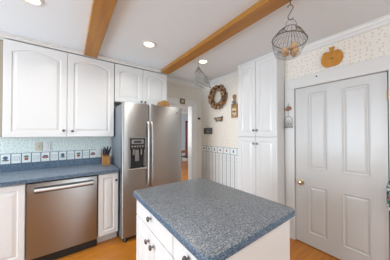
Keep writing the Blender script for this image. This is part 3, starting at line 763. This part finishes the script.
# ornament hanging on the left casing: wooden top on hook, wire scene below
M_carve = mat('carved_brown', (0.30, 0.15, 0.07), 0.6)
oc = thing('wooden_ornament', 'small carved brown wooden ornament hung on the casing between pantry and door', 'ornament', (XR - 0.02, 1.072, 1.69), -PI / 2)
g = mb(M_carve); g.blob((-0.008, -0.016, 0.0), (0.030, 0.014, 0.026), sub=2).blob((0.018, -0.016, 0.006), (0.022, 0.013, 0.022), sub=2).blob((0.0, -0.018, 0.024), (0.016, 0.012, 0.012), sub=2); g.build('carving', oc, smooth=True)
mb(M_wire).tube([(0, -0.004, 0.08), (0, -0.014, 0.06), (-0.018, -0.014, 0.03)], 0.0018, 5).tube([(0, -0.014, 0.06), (0.018, -0.014, 0.03)], 0.0018, 5).build('hanging_wire', oc)
mb(M_wire).tube([(0, -0.016, -0.02), (0, -0.016, -0.075)], 0.0018, 5).build('lower_wire', oc)
wo = thing('wire_ornament', 'small grey metal wire house ornament hanging below the brown wooden one', 'ornament', (XR - 0.02, 1.072, 1.52), -PI / 2)
g = mb(M_wire2)
g.tube([(-0.045 + 0.0, -0.014, -0.07)] + [(0.045 * math.cos(a), -0.014, 0.02 + 0.055 * math.sin(a)) for a in [PI - PI * i / 10 for i in range(11)]] + [(0.045, -0.014, -0.07)], 0.0035, 6)
g.tube([(-0.056, -0.014, -0.075), (0.056, -0.014, -0.075)], 0.005, 6)
g.tube([(-0.03, -0.014, -0.07), (-0.03, -0.014, -0.01), (0, -0.014, 0.03), (0.03, -0.014, -0.01), (0.03, -0.014, -0.07)], 0.003, 6)
g.tube([(-0.045, -0.014, -0.03), (0.045, -0.014, -0.03)], 0.0025, 6)
for x in (-0.04, -0.015, 0.012, 0.036): g.blob((x, -0.014, -0.062), (0.009, 0.007, 0.012))
g.blob((0, -0.016, -0.028), (0.012, 0.006, 0.024)).tube([(0, -0.014, 0.075), (0, -0.012, 0.098)], 0.002, 5)
g.build('wire_frame', wo)

# patterned cloth hanging at the right edge
M_cloth = mat('patterned_cloth', (0.3, 0.35, 0.33), 0.85)
vo = nd(M_cloth, 'ShaderNodeTexVoronoi'); vo.inputs['Scale'].default_value = 48; lk(M_cloth, coords(M_cloth), vo.inputs['Vector'])
sc_ = nd(M_cloth, 'ShaderNodeSeparateColor'); lk(M_cloth, vo.outputs['Color'], sc_.inputs[0])
lk(M_cloth, ramp(M_cloth, sc_.outputs[0], [(0, (0.03, 0.06, 0.07)), (0.25, (0.10, 0.25, 0.22)), (0.45, (0.6, 0.6, 0.56)), (0.7, (0.32, 0.03, 0.04)), (0.82, (0.2, 0.28, 0.33))], 'CONSTANT'), bsdf(M_cloth).inputs['Base Color'])
cl = thing('apron', 'patterned green, red and white cloth hanging beside the hinges of the panelled door', 'cloth', (XR - 0.022, 0.115, 1.28))
g = mb(M_cloth); rings = []
for i in range(27):
    f = i / 26; z = -0.02 - 0.60 * f
    wv = 0.045 + 0.055 * max(0, min(1, (f - 0.30) / 0.30)) - 0.018 * (f > 0.95) + 0.020 * math.exp(-((f - 0.07) / 0.06) ** 2)
    dp = 0.014 + 0.018 * min(1, f * 1.6)
    rings.append([Vector((-0.002 - dp + dp * math.cos(a) * (1 + 0.25 * math.sin(5 * a + f * 4)), wv * math.sin(a) * (1 + 0.05 * math.sin(7 * a)), z)) for a in [2 * PI * k / 24 for k in range(24)]])
g.ring_loft(rings); g.build('cloth_body', cl, smooth=True)
mb(M_brass).tube([(0, 0, 0.0), (-0.02, 0, 0.0), (-0.03, 0, -0.015), (-0.02, 0, -0.028)], 0.003, 6).build('hook', cl)

# ================================================================= HANGING BASKETS
def circle(c_, r, n, tilt=Matrix()): return [Vector(c_) + tilt @ Vector((r * math.cos(2 * PI * i / n), r * math.sin(2 * PI * i / n), 0)) for i in range(n)]
hk = thing('ceiling_hook', 'dark iron S-hook hanging from the wooden beam and holding the egg basket', 'hook', (1.352, 0.605, ZC - 0.051))
g = mb(M_wire); g.lathe([(0.012, 0), (0.012, -0.004), (0.004, -0.006), (0.004, -0.045), (0.002, -0.048)], n=10); g.build('screw_eye', hk)
g = mb(M_wire)
sp_ = []
for i in range(22):
    f = i / 21
    if f < .42: a = math.radians(200 - 250 * f / .42); sp_.append((0.020 * math.cos(a), 0, -0.062 + 0.018 * math.sin(a)))
    elif f < .6: k = (f - .42) / .18; sp_.append((0.0128 - 0.030 * k, 0, -0.078 - 0.055 * k))
    else: k = (f - .6) / .4; a = math.radians(150 + 215 * k); sp_.append((0.0 + 0.020 * math.cos(a), 0, -0.142 + 0.018 * math.sin(a)))
cr, sr = math.cos(-0.63), math.sin(-0.63)
sp_ = [(x * cr, x * sr, z * 1.0) for x, y, z in sp_]
g.tube(sp_, 0.0032, 7); g.build('s_hook', hk, smooth=True)

bk = thing('wire_egg_basket', 'round rusty wire basket of brown eggs hanging near the panelled door', 'basket', (1.362, 0.597, 2.240))
tilt = Matrix.Rotation(math.radians(9), 3, Vector((math.sin(0.63), math.cos(0.63), 0)))
zr = -0.165  # rim height
g = mb(M_wire)
R1, R2 = 0.119, 0.082
rim_c = tilt @ Vector((0, 0, zr)); bot_c = tilt @ Vector((0, 0, zr - 0.112))
g.tube(circle(rim_c, R1, 32, tilt), 0.0035, 6, True); g.build('rim', bk, smooth=True)
g = mb(M_wire2)
for f in (0.3, 0.62, 1.0):
    g.tube(circle(rim_c.lerp(bot_c, f), R1 + (R2 - R1) * f ** 1.5, 28, tilt), 0.0012, 4, True)
for i in range(40):
    a = 2 * PI * i / 40; p = []
    for f in (0, .33, .66, 1.0): r = R1 + (R2 - R1) * f ** 1.5; p.append(rim_c.lerp(bot_c, f) + tilt @ Vector((r * math.cos(a), r * math.sin(a), 0)))
    g.tube(p, 0.0007, 4)
for k in range(-4, 5):
    o = k * 0.019; L = math.sqrt(max(0, R2 * R2 - o * o))
    g.tube([bot_c + tilt @ Vector((o, -L, 0)), bot_c + tilt @ Vector((o, L, 0))], 0.0009, 4); g.tube([bot_c + tilt @ Vector((-L, o, 0)), bot_c + tilt @ Vector((L, o, 0))], 0.0009, 4)
g.build('wire_bowl', bk)
g = mb(M_wire)
top_c = tilt @ Vector((0, 0, -0.068)); 
g.tube(circle(top_c, 0.042, 20, tilt), 0.002, 5, True)
for i in range(22):
    a = 2 * PI * i / 22
    p0 = top_c + tilt @ Vector((0.042 * math.cos(a), 0.042 * math.sin(a), 0)); p1 = rim_c + tilt @ Vector((R1 * math.cos(a), R1 * math.sin(a), 0))
    g.tube([p0, p0.lerp(p1, .5) + Vector((0, 0, 0.014)), p1], 0.0019, 4)
g.build('wire_shoulder', bk)
g = mb(M_wire2)
cr, sr = math.cos(-0.63), math.sin(-0.63)
hpz = [(0.042 * math.cos(a), 0, -0.068 + 0.018 + 0.052 * math.sin(a)) for a in [PI * i / 12 for i in range(13)]]
g.tube([tilt @ Vector((x * cr, x * sr, z + (-0.018 if i in (0, 12) else 0))) for i, (x, y, z) in enumerate(hpz)], 0.0026, 6)
g.build('handle', bk, smooth=True)
M_egg = mat('brown_egg', (0.66, 0.42, 0.22), 0.5)
egg_sp = [(0.008, -0.04, 0.0), (0.045, -0.012, 0.0), (-0.030, 0.014, 0.002), (0.015, 0.035, 0.0), (0.015, -0.008, 0.036), (-0.02, -0.045, 0.03)]
for i, (ex, ey, ez) in enumerate(egg_sp):
    p = Vector((1.362, 0.597, 2.240)) + bot_c + tilt @ Vector((ex + 0.012, ey - 0.008, 0.027 + ez))
    g = mb(M_egg); res = bmesh.ops.create_uvsphere(g.bm, u_segments=14, v_segments=10, radius=1, matrix=Euler((1.2 + i, 0.4 * i, i * 1.3)).to_matrix().to_4x4() @ Matrix.Diagonal((0.0215, 0.0215, 0.027, 1)))
    e = g.build('egg', smooth=True, loc=tuple(p)); tag(e, 'brown egg lying in the rusty hanging wire basket', 'egg', 'brown eggs in the hanging wire basket')

# second basket: folded conical wire basket
HX, HY = 1.392, 1.79
b2 = thing('wire_hen_basket', 'grey folded wire basket hanging on a cord below the ceiling light', 'basket', (HX - 0.02, HY, 2.26))
g = mb(M_wire2); g.tube([(0, 0, 0.134), (0.0, 0, 0.07), (0.004, 0, 0.0)], 0.0022, 5); g.build('cord', b2)
ax = Vector((math.cos(0.634), -math.sin(0.634), 0)); ay = Vector((math.sin(0.634), math.cos(0.634), 0))
def P2(u, v_, w=0.0):
    u = u * 1.25 - v_ * 0.22; v_ *= 1.08
    return ax * u + Vector((0, 0, v_)) + ay * w
g = mb(M_wire2)
A = P2(0, 0); L_ = P2(-0.075, -0.215); B_ = P2(0.085, -0.285); Rr = P2(0.115, -0.175)
n = 28; ctr = P2(0.012, -0.245)
mx = (B_ - L_) * 0.5; my = ay * 0.075
rim = [ctr + mx * math.cos(2 * PI * i / n) * 1.0 + my * math.sin(2 * PI * i / n) for i in range(n)]
g.tube(rim, 0.0045, 6, True)
g.build('rim', b2, smooth=True)
g = mb(M_wire2)
for i in range(n):
    p = rim[i]; mid = A.lerp(p, .45) + (p - ctr) * 0.28 + Vector((0, 0, 0.01))
    g.tube([A, A.lerp(p, .2) + (p - ctr) * 0.16, mid, A.lerp(p, .75) + (p - ctr) * 0.16, p], 0.0016, 4)
for f in (0.25, 0.5, 0.75):
    g.tube([A.lerp(p, f) + (p - ctr) * 0.25 * math.sin(PI * f) for p in rim], 0.0016, 4, True)
g.build('wire_side', b2)
g = mb(M_wire2)
rnd = random.Random(5); c3 = P2(0.068, -0.165)
for k in range(7):
    e = Euler((rnd.uniform(0, 3), rnd.uniform(0, 3), rnd.uniform(0, 3))).to_matrix()
    g.tube([c3 + e @ Vector((0.045 * math.cos(2 * PI * i / 16), 0.055 * math.sin(2 * PI * i / 16), 0)) for i in range(16)], 0.0018, 4, True)
g.build('wire_head', b2)

# ================================================================= FAR ROOM
chr_ = thing('wooden_chair', 'orange-brown wooden chair with dark seat glimpsed through the doorway', 'chair', (3.80, 5.60, 0), math.radians(15))
for x in (-0.19, 0.19):
    mb(M_chairwood).tube([(x, -0.19, 0), (x, -0.19, 0.43)], 0.018, 8).build('leg', chr_)
    mb(M_chairwood).tube([(x, 0.2, 0), (x, 0.19, 0.45)], 0.018, 8).build('leg', chr_)
mb(M_black).box(-0.21, 0.21, -0.22, 0.21, 0.43, 0.47, 0.012).build('seat', chr_)
g = mb(M_chairwood)
for x in (-0.19, 0.19): g.tube([(x, 0.19, 0.46), (x, 0.24, 0.62)], 0.016, 8)
g.box(-0.2, 0.2, 0.225, 0.25, 0.58, 0.68, 0.005); g.build('backrest', chr_)
for y in (-0.19, 0.2): mb(M_chairwood).tube([(-0.19, y, 0.2), (0.19, y, 0.2)], 0.01, 6).build('stretcher', chr_)
